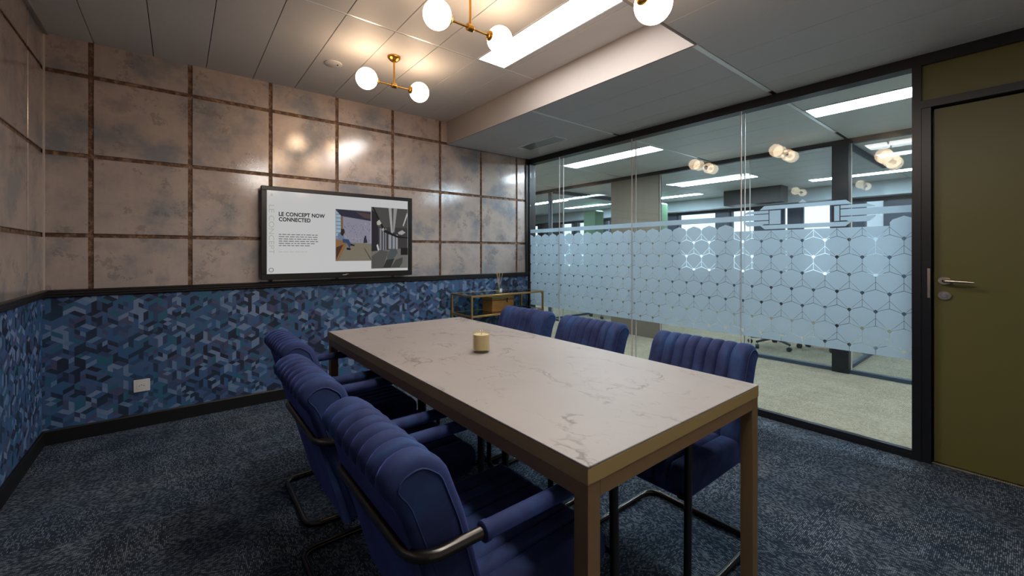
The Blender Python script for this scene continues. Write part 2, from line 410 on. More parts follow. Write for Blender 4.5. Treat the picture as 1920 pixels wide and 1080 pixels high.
# ------------------------------------------------------------------ floors, outer shell
struct(MB().box(XL - 0.2, XG + 0.03, YF - 0.2, YB + 0.15, -0.1, 0).build('floor', M['carpet']), 'dark blue grey loop carpet of the meeting room')
struct(MB().box(XG + 0.03, XW + 0.3, YN, YE, -0.1, -0.001).build('floor', M['carpet_beige']), 'beige loop carpet of the corridor and office')

# back wall: blue paper below, joint ground above, tiles as pieces
wb = struct(MB().box(XL - 0.2, XG + 0.06, YB, YB + 0.15, 0, 0.96).build('wall_back', M['paper_x']), 'back wall with blue geometric wallpaper below antique tiles')
MB().box(XL - 0.2, XG + 0.06, YB + 0.004, YB + 0.15, 0.96, 2.75).build('joint_ground', M['joint'], wb)
wl = struct(MB().box(XL - 0.2, XL, YF - 0.2, YB, 0, 0.96).build('wall_left', M['paper_y']), 'left wall with blue geometric wallpaper below antique tiles')
MB().box(XL - 0.2, XL - 0.004, YF - 0.2, YB, 0.96, 2.75).build('joint_ground', M['joint'], wl)
JW = 0.013
zj = [0.981, 1.334, 1.859, 2.384, 2.62]
xj = [XL] + [-0.452 + 0.5215 * k for k in range(8)] + [XG]
def chamfer_tile(u0, u1, z0, z1, plane, depth, axis, sign):
    c = 0.0016; outer = [(u0, z0), (u1, z0), (u1, z1), (u0, z1)]; inner = [(u0 + c, z0 + c), (u1 - c, z0 + c), (u1 - c, z1 - c), (u0 + c, z1 - c)]
    def mk(p, d): return (p[0], plane - sign * d, p[1]) if axis == 1 else (plane - sign * d, p[0], p[1])
    vs = [mk(p, -0.002) for p in outer] + [mk(p, depth - 0.002) for p in outer] + [mk(p, depth) for p in inner]
    fs = [(i, (i + 1) % 4, 4 + (i + 1) % 4, 4 + i) for i in range(4)] + [(4 + i, 4 + (i + 1) % 4, 8 + (i + 1) % 4, 8 + i) for i in range(4)] + [(8, 9, 10, 11)]
    return MB().add(vs, fs)
for i in range(len(xj) - 1):
    for k in range(4):
        a = xj[i] + (JW if i else 0.004); b = xj[i + 1] - (JW if i < len(xj) - 2 else 0)
        z0 = zj[k] + (JW if k else 0); z1 = zj[k + 1] - (JW if k < 3 else 0)
        chamfer_tile(a, b, z0, z1, YB, 0.005, 1, 1).build('tile', M['tile'], wb)
yj = [YB, 3.552] + [3.552 - 0.5215 * k for k in range(1, 10)]
for i in range(len(yj) - 1):
    for k in range(4):
        a = yj[i + 1] + JW; b = yj[i] - (JW if i else 0.004)
        z0 = zj[k] + (JW if k else 0); z1 = zj[k + 1] - (JW if k < 3 else 0)
        chamfer_tile(a, b, z0, z1, XL, 0.005, 0, -1).build('tile', M['tile'], wl)
struct(MB().box(XL + 0.004, XL + 0.013, YB - 0.013, YB - 0.004, 0.96, HU).build('trim_1', M['caulk']), 'pale corner bead where the two tiled walls meet')
# front (behind the camera) wall and right wall beyond the door
struct(MB().box(XL - 0.2, XG + 0.06, YF - 0.15, YF, 0, 2.75).build('wall_front', M['palewall']), 'plain wall behind the viewpoint')
struct(MB().box(XG, XG + 0.09, YF, -0.62, 0, 2.75).build('wall_right', M['palewall']), 'plain wall beyond the olive door')
# skirting and dado
prof_b = [(0, 0), (0.014, 0), (0.014, 0.085), (0.010, 0.092), (0, 0.092)]
struct(MB().prism([(YB - d, z) for d, z in prof_b], 0, XL, XG).build('baseboard_back', M['base']), 'black skirting along the back wall')
struct(MB().prism([(XL + d, z) for d, z in prof_b], 1, YF, YB).build('baseboard_left', M['base']), 'black skirting along the left wall')
prof_d = [(0, 0.934), (0.012, 0.934), (0.016, 0.940), (0.016, 0.950), (0.022, 0.955), (0.022, 0.968), (0.028, 0.972), (0.028, 0.979), (0.024, 0.983), (0, 0.983)]
struct(MB().prism([(YB - d, z) for d, z in prof_d], 0, XL, XG).build('trim_2', M['brownblack']), 'dark moulded dado rail on the back wall')
struct(MB().prism([(XL + d, z) for d, z in prof_d], 1, YF, YB).build('trim_3', M['brownblack']), 'dark moulded dado rail on the left wall')

# ------------------------------------------------------------------ ceilings
ce = struct(MB().box(XL - 0.2, XS + 0.02, YS - 0.02, YB + 0.15, HU + 0.012, HU + 0.05).build('ceiling', M['gap']), 'raised ceiling field of long white metal planks')
def panel(x0, x1, y0, y1, z, parent, mat='ceiling', g=0.002):
    return MB().bevbox(x0 + g, x1 - g, y0 + g, y1 - g, z, z + 0.012, 0.0015).build('ceiling_panel', M[mat], parent)
pj = [XL, -0.438] + [-0.438 + 0.3015 * k for k in range(1, 9)] + [XS]
YM = 2.503
for i in range(len(pj) - 1):
    led = abs(pj[i] - 1.6725) < 0.05
    panel(pj[i], pj[i + 1], YM + 0.006, YB, HU, ce)
    if not led: panel(pj[i], pj[i + 1], YS, YM - 0.006, HU, ce)
MB().box(XL, XS, YM - 0.006, YM + 0.006, HU + 0.002, HU + 0.012).build('ceiling_rail', M['rail'], ce)
lx0 = 1.6725
panel(lx0 + 0.25, lx0 + 0.3015, YS, YM - 0.006, HU, ce)
# left cornice strip
struct(MB().box(XL + 0.006, XL + 0.028, YF, YB, HU - 0.012, HU).build('trim_4', M['bulkhead']), 'thin pale cornice along the left wall')
# bulkhead faces of the raised field
struct(MB().box(XS, XS + 0.012, YS, YB - 0.006, HL - 0.001, HU + 0.03).build('trim_5', M['bulkhead']), 'pale vertical face between raised and lowered ceiling')
struct(MB().box(XL, XS, YS - 0.012, YS, HL - 0.001, HU + 0.03).build('trim_6', M['bulkhead']), 'near vertical face of the raised ceiling field')
# lowered ceiling
c2 = struct(MB().box(XS + 0.012, XG + 0.02, YS, YB + 0.1, HL + 0.012, HL + 0.05).box(XL - 0.1, XG + 0.02, YF, YS - 0.012, HL + 0.012, HL + 0.05).build('ceiling', M['gap']), 'lowered grey ceiling beside the glass partition')
YT = [1.178 + 1.367 * k for k in range(-4, 9)]
lj = [XS + 0.012, 2.525, 2.825, 3.125, XG + 0.02]
for i in range(4):
    panel(lj[i], lj[i + 1], 2.545 + 0.016, YB, HL, c2, g=0.0008); panel(lj[i], lj[i + 1], YS + 0.02, 2.545 - 0.016, HL, c2, g=0.0008)
for x0 in range(14):
    a = 3.125 - 0.3 * x0
    if a < XL - 0.3: break
    if abs(a - 0.725) < 0.01:
        panel(a, 0.828, YF, YS - 0.014, HL, c2); panel(0.828, a + 0.3, YF, -0.172, HL, c2); panel(0.828, a + 0.3, 1.142, YS - 0.014, HL, c2)
    elif abs(a - 1.025) < 0.01:
        panel(a, 1.082, YF, -0.172, HL, c2); panel(a, 1.082, 1.142, YS - 0.014, HL, c2); panel(1.082, a + 0.3, YF, YS - 0.014, HL, c2)
    else: panel(max(a, XL), min(a + 0.3, XG), YF, YS - 0.014, HL, c2, g=0.0008)
MB().box(XS + 0.012, 3.30, 2.545 - 0.014, 2.545 + 0.014, HL - 0.002, HL + 0.012).build('ceiling_rail', M['rail'], c2)
MB().box(XS + 0.012, 3.30, YS - 0.012, YS + 0.018, HL - 0.002, HL + 0.012).build('ceiling_rail', M['rail'], c2)
# corridor and office ceiling
c3 = struct(MB().box(XG + 0.1, XW + 0.3, YN, YE, HL + 0.012, HL + 0.05).build('ceiling', M['gap']), 'grey panelled ceiling of the corridor and office')
for a, b in ((XG + 0.1, 3.96), (4.25, 4.80), (4.80, X2)):
    for k in range(1, 9):
        panel(a, b, YT[k] + 0.015, YT[k + 1] - 0.015, HL, c3, 'ceiling_c')
for k in range(1, 9):
    if k % 2 == 0: panel(3.96, 4.25, YT[k] + 0.015, YT[k + 1] - 0.015, HL, c3, 'ceiling_c')
for k in range(1, 10): MB().box(XG + 0.1, X2 - 0.4, YT[k] - 0.013, YT[k] + 0.013, HL - 0.002, HL + 0.012).build('ceiling_rail', M['rail'], c3)
for i in range(9):
    a = X2 + 0.41 * i
    for k in range(0, 11): panel(a, a + 0.41, YT[k], YT[k + 1], HL, c3, 'ceiling_c', 0.004)
struct(MB().box(XL - 0.3, XW + 0.4, YN - 0.1, YE + 0.1, 2.75, 2.85).build('ceiling', M['gap']), 'unseen light-blocking slab above the suspended ceilings')  # out of view, added over everything to keep sky light out

def ceiling_light(x0, x1, y0, y1, z, mat, label, group=None, zf=0.004):
    r = empty('ceiling_light', ((x0 + x1) / 2, (y0 + y1) / 2, z), 0, label, 'ceiling light', group)
    hx, hy = (x1 - x0) / 2, (y1 - y0) / 2; b = 0.012
    fm = MB()
    for (a, c, d, e) in ((-hx, hx, -hy, -hy + b), (-hx, hx, hy - b, hy), (-hx, -hx + b, -hy + b, hy - b), (hx - b, hx, -hy + b, hy - b)): fm.box(a, c, d, e, -zf, 0.012)
    fm.build('frame', M['rail'], r)
    MB().box(-hx + b, hx - b, -hy + b, hy - b, -0.001, 0.010).build('diffuser', mat, r)
    return r
ceiling_light(lx0, lx0 + 0.25, 1.20, YM - 0.012, HU, M['led'], 'long white rectangular ceiling light recessed in raised ceiling above table')
ceiling_light(0.83, 1.08, -0.17, 1.14, HL, M['led'], 'long white ceiling light in lowered ceiling above the near table end')
for k, lb in ((1, 'long corridor ceiling light beyond the olive door, out past the glass'), (3, 'long white corridor ceiling light seen through glass at upper right'), (5, 'long white corridor ceiling light seen through glass near the back wall')):
    kk = {1: 1, 3: 3, 5: 5}[k]
    ceiling_light(3.965, 4.245, YT[kk] + 0.02 + (0 if kk != 3 else 0), YT[kk + 1] - 0.02, HL, M['led_c'], lb, 'corridor ceiling lights')
ceiling_light(3.965, 4.245, YT[7] + 0.02, YT[8] - 0.02, HL, M['led_c'], 'farthest long corridor ceiling light past the tiled wall', 'corridor ceiling lights')
for (x, y, lb) in ((6.75, 3.2, 'office ceiling light through the glass behind the taupe column'), (7.95, 4.65, 'office ceiling light near the wide far window'),
               (7.9, 6.95, 'office ceiling light near the narrow far windows'), (6.6, 7.0, 'office ceiling light above the farthest glass room'), (6.75, -0.2, 'office ceiling light beyond the dark post'), (7.9, 1.6, 'office ceiling light close to the window behind the dark post')):
    ceiling_light(x - 0.12, x + 0.12, y - 0.62, y + 0.62, HL - 0.001, M['led_c'], lb, 'office ceiling lights')

# smoke detector and vent
sd = empty('smoke_detector', (0.891, 3.213, HU), 0, 'flat round white detector on ceiling left of the far pendant', 'detector')
MB().lathe([(0.060, 0.0), (0.060, -0.006), (0.054, -0.010), (0.0001, -0.012)], 28).build('cover', M['ceiling'], sd, 35)
MB().lathe([(0.006, -0.009), (0.006, -0.014), (0.0001, -0.015)], 10, (0.025, -0.018, 0)).build('sensor', M['dark'], sd)
ve = empty('air_vent', (2.99, 3.23, HL), 0, 'slim metal air vent in lowered ceiling by the glass', 'vent')
hx, hy = 0.10, 0.29; fm = MB()
for (a, c, d, e) in ((-hx, hx, -hy, -hy + .012), (-hx, hx, hy - .012, hy), (-hx, -hx + .012, -hy + .012, hy - .012), (hx - .012, hx, -hy + .012, hy - .012)): fm.box(a, c, d, e, -0.006, 0.004)
fm.build('frame', M['rail'], ve); MB().box(-hx + .012, hx - .012, -hy + .012, hy - .012, -0.002, 0.002).build('plate', M['vent'], ve)

# ------------------------------------------------------------------ glass partition
ft = MB().box(XG, XG + 0.095, 0.443, YB, HL - 0.062, HL).build('trim_7', M['black']); struct(ft, 'black top rail of the glass partition')
struct(MB().box(XG, XG + 0.095, 0.443, YB, 0.0, 0.030).box(XG + 0.004, XG + 0.012, 0.443, YB, 0.030, 0.048).build('trim_8', M['black']), 'black bottom rail of the glass partition')
struct(MB().box(XG - 0.003, XG + 0.098, YB - 0.030, YB, 0.0, HL - 0.062).box(XG - 0.05, XG - 0.012, YB - 0.02, YB, 0.983, HL).build('trim_9', M['brownblack']), 'dark end post between tiled wall and glass')
struct(MB().box(XG - 0.004, XG + 0.099, 0.404, 0.443, 0.0, HL).box(XG - 0.004, XG + 0.099, -0.62, 0.404, HL - 0.062, HL).box(XG - 0.004, XG + 0.099, -0.62, 0.404, 2.062, 2.104).box(XG - 0.004, XG + 0.099, -0.62, -0.56, 0, 2.062)
       .box(XG + 0.004, XG + 0.095, 0.364, 0.404, 0, 2.062).box(XG + 0.088, XG + 0.099, -0.56, 0.364, 2.03, 2.062).box(XG + 0.088, XG + 0.099, 0.33, 0.364, 0, 2.03).build('trim_10', M['black']), 'black post and frame around the olive door')
struct(MB().box(XG + 0.02, XG + 0.07, -0.62, 0.404, 2.104, HL - 0.062).build('wall_transom', M['door']), 'olive panel above the door')
PW, PH, PA, PBB = 0.1305, 0.1135, 0.041, 0.088
ZN0, YN0 = 1.079, 0.479
gap = 0.0024
ZBOT, ZTOP = 0.583, 1.445
panes = [(0.443, 1.407), (1.407, 2.403), (2.403, 3.379), (3.379, YB - 0.030)]
XI, XO = XG + 0.012, XG + 0.078
wins = []
wl_names = ['glass pane beside the olive door with frosted hexagon film and deco emblem', 'second glass pane from the olive door with frosted hexagon film', 'third glass pane from the olive door with frosted hexagon film', 'narrow last glass pane next to the tiled wall']
for i, (y0, y1) in enumerate(panes):
    w = struct(empty('window_%d' % (i + 1), (XG, (y0 + y1) / 2, 0)), wl_names[i]); wins.append(w); yc = (y0 + y1) / 2
    for xs in (XI, XO):
        MB().box(xs - XG, xs - XG + 0.008, y0 - yc + 0.002, y1 - yc - 0.002, 0.03, HL - 0.06).build('glass_pane', M['glass'], w)
        if i < 3: MB().box(xs - XG - 0.001, xs - XG + 0.009, y1 - yc - 0.003, y1 - yc + 0.003, 0.03, HL - 0.06).build('seam_strip', M['caulk'], w)
XF = XI - 0.0012 - XG          # film on the room side of the inner sheet
def inset(poly, d):
    n = len(poly); out = []
    A = sum(poly[i][0] * poly[(i + 1) % n][1] - poly[(i + 1) % n][0] * poly[i][1] for i in range(n))
    sg = 1 if A > 0 else -1
    for i in range(n):
        p0, p1, p2 = Vector(poly[i - 1]), Vector(poly[i]), Vector(poly[(i + 1) % n])
        e1 = (p1 - p0).normalized(); e2 = (p2 - p1).normalized()
        n1 = Vector((-e1.y, e1.x)) * sg; n2 = Vector((-e2.y, e2.x)) * sg
        b = (n1 + n2); k = d * 2 / max(b.length_squared, 0.15); out.append(tuple(p1 + b * k))
    return out
def clip(poly, ax, lim, keep_above):
    out = []; n = len(poly)
    for i in range(n):
        a, b = poly[i], poly[(i + 1) % n]; ia = (a[ax] >= lim) == keep_above; ib = (b[ax] >= lim) == keep_above
        if ia: out.append(a)
        if ia != ib:
            t = (lim - a[ax]) / (b[ax] - a[ax]); out.append((a[0] + (b[0] - a[0]) * t, a[1] + (b[1] - a[1]) * t))
    return out
def film_mesh(poly): return MB().prism(poly, 0, XF - 0.0004, XF + 0.0006).mesh('film', M['frost'])
def pane_of(y):
    for i, (a, b) in enumerate(panes):
        if a <= y < b: return i
    return None
hexp = inset([(0, -PBB), (PW / 2, -PH), (PW / 2, -PH - PA), (0, -2 * PH), (-PW / 2, -PH - PA), (-PW / 2, -PH)], gap / 2)
def cut_node(poly):   # widen the clear kite at the three nodes
    return poly
cg_ = 0.0012
hexp = [(0, -PBB - gap), (PW / 2 - 0.0105, -PH + 0.0022), (PW / 2 - 0.0112, -PH - 0.0010), (PW / 2 - cg_, -PH - 0.0135), (PW / 2 - cg_, -PH - PA), (0.0062, -2 * PH + 0.0078), (0, -2 * PH + 0.0130), (-0.0062, -2 * PH + 0.0078), (-PW / 2 + cg_, -PH - PA), (-PW / 2 + cg_, -PH - 0.0135), (-PW / 2 + 0.0112, -PH - 0.0010), (-PW / 2 + 0.0105, -PH + 0.0022)]
tri = inset([(0, -PA), (PW / 2, -PH), (0, -PBB)], gap / 2 + 0.0002)
tri = [(0.0012, -PA - 0.003), (PW / 2 - 0.0078, -PH + 0.0070), (PW / 2 - 0.0105, -PH + 0.0046), (0.0012, -PBB + 0.0004)]
triL = [(-a, b) for a, b in tri][::-1]
shared = {'h': film_mesh(hexp), 'r': film_mesh(tri), 'l': film_mesh(triL)}
EMB = (0.60, 1.41)
for rrow in range(-6, 5):
    zn = ZN0 + rrow * PH
    for k in range(-2, 30):
        yn = YN0 + k * PW + (PW / 2 if rrow % 2 else 0)
        for key, poly in (('h', hexp), ('r', tri), ('l', triL)):
            P = [(yn + a, zn + b) for a, b in poly]; cyc = sum(p[0] for p in P) / len(P); czc = sum(p[1] for p in P) / len(P)
            if key != 'h' and zn > 1.50: continue
            zs = [p[1] for p in P]; ys = [p[0] for p in P]
            if max(zs) < ZBOT + 0.004 or min(zs) > 1.36: continue
            if zn > 1.5 + 0.05: continue
            ylo, yhi = 0.446, YB - 0.032
            if max(ys) < ylo + 0.01 or min(ys) > yhi - 0.01: continue
            if max(zs) > 1.40 and EMB[0] < cyc < EMB[1] and key == 'h': P = clip(P, 1, 1.385, False); cl = True
            else: cl = False
            if min(zs) < ZBOT: P = clip(P, 1, ZBOT, True); cl = True
            if min(ys) < ylo: P = clip(P, 0, ylo, True); cl = True
            if max(ys) > yhi: P = clip(P, 0, yhi, False); cl = True
            if len(P) < 3: continue
            pi = pane_of(min(max(cyc, ylo), yhi)); w = wins[pi]; wy = w.location.y
            if not cl: link('film_piece', shared[key], w, (0, yn - wy, zn))
            else: link('film_piece', film_mesh([(a - wy, b) for a, b in P]), w)
def film(w, poly): return link('film_piece', film_mesh([(a - w.location.y, b) for a, b in poly]), w)
# horizontal frosted band
BZ0, BZ1 = 1.462, 1.505
for i, (y0, y1) in enumerate(panes):
    a, b = y0 + 0.003, y1 - 0.003
    if i == 0:
        film(wins[0], [(a, BZ0), (0.786, BZ0), (0.786, BZ1), (a, BZ1)]); film(wins[0], [(1.214, BZ0), (b, BZ0), (b, BZ1), (1.214, BZ1)])
    else: film(wins[i], [(a, BZ0), (b, BZ0), (b, BZ1), (a, BZ1)])
w0 = wins[0]
def mir(poly): return [(2.0 - a, b) for a, b in poly][::-1]
for poly in ([(0.786, 1.511), (0.786, 1.532), (0.645, 1.532), (0.605, 1.511)], [(0.786, 1.456), (0.605, 1.456), (0.640, 1.420), (0.735, 1.420), (0.755, 1.432), (0.786, 1.432)]):
    film(w0, poly); film(w0, mir(poly))
film(w0, [(0.726, 1.538), (1.274, 1.538), (1.243, 1.566), (0.757, 1.566)])
film(w0, [(0.974, 1.570), (1.026, 1.570), (1.0, 1.594)])
film(w0, [(0.760, 1.394), (1.240, 1.394), (1.274, 1.424), (0.726, 1.424)])
film(w0, [(1.135, 1.430), (1.208, 1.430), (1.208, 1.530), (1.135, 1.530)]); film(w0, [(0.792, 1.430), (0.820, 1.430), (0.820, 1.530), (0.792, 1.530)])

# ------------------------------------------------------------------ door
d1 = struct(empty('door_1', (XG + 0.044, 0.36, 0)), 'plain olive green door with lever handle in black frame')
leaf = MB().bevbox(0, 0.042, -0.915, -0.004, 0.008, 2.055, 0.002).build('door_leaf', M['door'], d1)
def place(o, loc): o.location = loc; return o
def oval(rx, rz, th, n=28):
    pts = [(rx * math.cos(2 * math.pi * k / n), rz * math.sin(2 * math.pi * k / n)) for k in range(n)]
    return pts
hd = MB().prism(oval(0.027, 0.022, 0.01), 0, -0.010, 0.0).build('handle_plate', M['nickel'], leaf, 30); hd.location = (0, -0.048, 1.060)
lv = MB().tube(arc_path([(0, -0.048, 1.060), (-0.048, -0.048, 1.060), (-0.050, -0.165, 1.056)], [0, 0.016, 0]), [0.010] * 8 + [0.006], 12).build('lever', M['nickel'], leaf, 40)
kp = MB().prism(oval(0.027, 0.024, 0.01), 0, -0.010, 0.0).build('lock_plate', M['nickel'], leaf, 30); kp.location = (0, -0.048, 0.975)
ky = MB().prism(oval(0.010, 0.012, 0.01), 0, -0.018, -0.010).build('lock_cylinder', M['vent'], leaf, 30); ky.location = (0, -0.046, 0.977)
MB().box(-0.046, -0.040, 0.006, 0.018, 0.96, 1.13).build('strike_plate', M['nickel'], d1)

# ------------------------------------------------------------------ spaces beyond the glass
struct(MB().box(X2 - 0.03, X2 + 0.03, YN, YE, HL - 0.05, HL).build('trim_11', M['black']), 'dark top rail of the office glazing')
struct(MB().box(X2 - 0.03, X2 + 0.03, YN, 3.29, 0, 0.035).box(X2 - 0.03, X2 + 0.03, 4.12, YE, 0, 0.035).build('trim_12', M['bluegrey']), 'slim bottom track of the office glazing')
struct(MB().box(X2 - 0.06, X2 + 0.06, 1.15, 1.29, 0, HL - 0.05).build('trim_13', M['black']), 'broad black post in the office glazing')
struct(MB().box(X2 - 0.03, X2 + 0.04, 3.29, 4.12, 0.02, HL - 0.05).box(X2 - 0.035, X2 + 0.045, 3.285, 4.125, 0, 0.02).build('wall_column', M['taupe']), 'wide taupe column in the office glazing line')
struct(MB().box(X2 + 0.06, 7.2, 1.185, 1.225, 0, 0.035).box(X2 + 0.06, 7.2, 1.185, 1.225, HL - 0.05, HL).build('trim_14', M['bluegrey']), 'tracks of the glass cross wall behind the black post')
struct(MB().box(X2 + 0.03, XW, 5.48, 5.54, HL - 0.06, HL).box(X2 + 0.03, 7.5, 5.48, 5.54, 0, 0.035).box(X2 - 0.03, X2 + 0.03, 5.48, 5.54, 0, HL - 0.05).build('trim_15', M['bluegrey']), 'frame of the far glass cross wall')
gi = 5
for (y0, y1) in ((-1.5, 1.14), (1.30, 2.10), (2.10, 3.285), (4.13, 5.47), (5.55, 7.2), (7.2, 9.0)):
    w = struct(empty('window_%d' % gi, (X2, (y0 + y1) / 2, 0)), 'office glazing pane %s' % {5: 'right of the broad black post', 6: 'just left of the broad black post', 7: 'right of the taupe column', 8: 'left of the taupe column', 9: 'past the far glass cross wall', 10: 'last in the row'}[gi]); gi += 1
    MB().box(-0.005, 0.005, y0 - (y0 + y1) / 2, (y1 - y0) / 2, 0.03, HL - 0.045).build('glass_pane', M['glass'], w)
    MB().box(-0.006, 0.006, (y1 - y0) / 2 - 0.004, (y1 - y0) / 2 + 0.004, 0.03, HL - 0.045).build('seam_strip', M['caulk'], w)
w = struct(empty('window_%d' % gi, (6.3, 1.205, 0)), 'glass cross wall behind the broad black post'); gi += 1
MB().box(X2 + 0.06 - 6.3, 0.9, -0.005, 0.005, 0.03, HL - 0.045).build('glass_pane', M['glass'], w)
w = struct(empty('window_%d' % gi, (6.4, 5.51, 0)), 'far glass cross wall in the office'); gi += 1
MB().box(X2 + 0.03 - 6.4, 1.1, -0.005, 0.005, 0.03, HL - 0.055).build('glass_pane', M['glass'], w)
# facade with windows
WZ0, WZ1 = 0.78, 2.12
openings = [(-1.9, -0.9), (-0.6, 0.3), (1.48, 1.78), (2.2, 2.68), (2.86, 2.99), (3.45, 3.95), (4.22, 5.13), (5.6, 6.6), (7.05, 7.24), (7.86, 8.28), (8.42, 8.92), (9.9, 10.32), (10.9, 11.9)]
fw = MB().box(XW, XW + 0.2, YN, YE, 0, WZ0).box(XW, XW + 0.2, YN, YE, WZ1, 2.75)
yy = YN
for a, b in openings: fw.box(XW, XW + 0.2, yy, a, WZ0, WZ1); yy = b
fw.box(XW, XW + 0.2, yy, YE, WZ0, WZ1)
struct(fw.build('wall_facade', M['bluegrey']), 'far outer wall with bright daylight windows')
struct(MB().box(XW - 0.25, XW, YN, YE, 2.14, HL).build('trim_16', M['paleteal']), 'pale bulkhead above the far windows')
for a, b in openings:
    w = struct(empty('window_%d' % gi, (XW, (a + b) / 2, 0)), 'bright daylight window in the far outer wall'); w['group'] = 'far daylight windows'; gi += 1; h = (b - a) / 2
    fr = MB()
    for (p, q, r_, s_) in ((-h, h, WZ0, WZ0 + .04), (-h, h, WZ1 - .04, WZ1), (-h, -h + .04, WZ0 + .04, WZ1 - .04), (h - .04, h, WZ0 + .04, WZ1 - .04)): fr.box(0.02, 0.08, p, q, r_, s_)
    fr.build('window_frame', M['bluegrey'], w); MB().box(0.045, 0.055, -h + .04, h - .04, WZ0 + .04, WZ1 - .04).build('pane', M['glass'], w)
struct(MB().box(XG + 0.1, XW + 0.2, YE, YE + 0.1, 0, 2.75).build('wall_office_end', M['wallgrey']), 'far end wall of the office')
struct(MB().box(XG + 0.1, XW + 0.2, YN - 0.1, YN, 0, 2.75).build('wall_office_start', M['wallgrey']), 'near end wall of the corridor')
struct(MB().box(XG + 0.06, XG + 0.12, YN, -0.62, 0, 2.75).build('wall_corridor_near', M['wallgrey']), 'corridor wall beside the olive door')
struct(MB().box(XG + 0.06, XG + 0.12, YB + 0.0, YE, 0, 2.75).build('wall_corridor_far', M['taupe']), 'corridor wall past the glass partition')
struct(MB().box(8.0, 8.3, 2.66, 3.62, 2.10, HL).build('wall_bulkhead', M['darkgrey']), 'dark grey bulkhead hanging before the far windows')
def booth(y0, y1, x, zt, label):
    r = empty('room_divider', (x, (y0 + y1) / 2, 0), 0, label, 'divider', 'green dividers in the office'); h = (y1 - y0) / 2
    MB().bevbox(0, 0.30, -h, h, 0.03, zt, 0.03).build('panel', M['green'], r, 30); MB().box(0.02, 0.28, -h + .02, h - .02, 0, 0.03).build('plinth', M['dark'], r)
booth(4.69, 5.02, 7.6, 2.24, 'tall green divider left of the wide far window'); booth(6.35, 6.75, 7.6, 2.22, 'tall green divider before the narrow far windows'); booth(8.6, 9.35, 7.0, 2.18, 'widest green divider close to the tiled wall')

# office chairs (their castors show under the film)
def office_chair(loc, rz, label):
    r = empty('office_chair', loc, rz, label, 'chair', 'office chairs behind the glass')
    for k in range(5):
        a = k * 2 * math.pi / 5; c, s_ = math.cos(a), math.sin(a)
        lg = MB().tube([(0.02 * c, 0.02 * s_, 0.115), (0.30 * c, 0.30 * s_, 0.085)], [0.022, 0.014], 8).build('base_arm', M['plastic'], r, 40)
        cs = MB().lathe([(0.028, -0.020), (0.028, 0.020)], 16, (0, 0, 0), axis=1).build('castor', M['plastic'], lg, 40); cs.location = (0.29 * c, 0.29 * s_, 0.028); cs.rotation_euler = (0, 0, a + 0.7)
        MB().tube([(0.29 * c, 0.29 * s_, 0.05), (0.29 * c, 0.29 * s_, 0.09)], 0.008, 8).build('castor_stem', M['vent'], lg)
    MB().tube([(0, 0, 0.10), (0, 0, 0.43)], [0.025, 0.02], 12).build('gas_column', M['vent'], r, 40)
    MB().bevbox(-0.24, 0.24, -0.24, 0.24, 0.43, 0.50, 0.03).build('seat', M['plastic'], r, 40)
    MB().bevbox(-0.27, -0.22, -0.22, 0.22, 0.55, 0.98, 0.02).build('backrest', M['plastic'], r, 40)
    MB().tube([(-0.10, 0, 0.44), (-0.28, 0, 0.46), (-0.28, 0, 0.70)], 0.018, 10).build('back_support', M['plastic'], r, 40)
office_chair((6.05, 2.10, 0), 0.3, 'office chair on castors, nearest the broad black post')
office_chair((6.50, 1.55, 0), 2.0, 'office chair on castors, behind and right of the other pair')
office_chair((6.35, 5.05, 0), 1.0, 'office chair on castors left of the taupe column')

# ------------------------------------------------------------------ table
TX0, TX1, TY0, TY1, TZ = 0.701, 1.613, 0.608, 2.628, 0.75
tcx, tcy = (TX0 + TX1) / 2, (TY0 + TY1) / 2; thx, thy = (TX1 - TX0) / 2, (TY1 - TY0) / 2
tb = empty('conference_table', (tcx, tcy, 0), 0, 'long marble-topped table with bronze edge and slim square legs', 'table')
MB().bevbox(-thx, thx, -thy, thy, TZ - 0.006, TZ, 0.0012).build('table_top', M['marble'], tb)
MB().bevbox(-thx, thx, -thy, thy, TZ - 0.042, TZ - 0.006, 0.0012).build('edge_band', M['bronze'], tb)
lw_ = 0.042
for sx in (-1, 1):
    xa = sx * (thx - 0.002)
    MB().bevbox(min(xa, xa - sx * lw_), max(xa, xa - sx * lw_), -thy + 0.002 + lw_, thy - 0.002 - lw_, TZ - 0.080, TZ - 0.042, 0.001).build('rail', M['bronze_shade'], tb)
for sy in (-1, 1):
    ya = sy * (thy - 0.002)
    MB().bevbox(-thx + 0.002 + lw_, thx - 0.002 - lw_, min(ya, ya - sy * lw_), max(ya, ya - sy * lw_), TZ - 0.080, TZ - 0.042, 0.001).build('rail', M['bronze_shade'], tb)
for sx in (-1, 1):
    for sy in (-1, 1):
        xa, ya = sx * (thx - 0.002), sy * (thy - 0.002)
        MB().bevbox(min(xa, xa - sx * lw_), max(xa, xa - sx * lw_), min(ya, ya - sy * lw_), max(ya, ya - sy * lw_), 0, TZ - 0.042, 0.001).build('leg', M['bronze_shade'], tb)

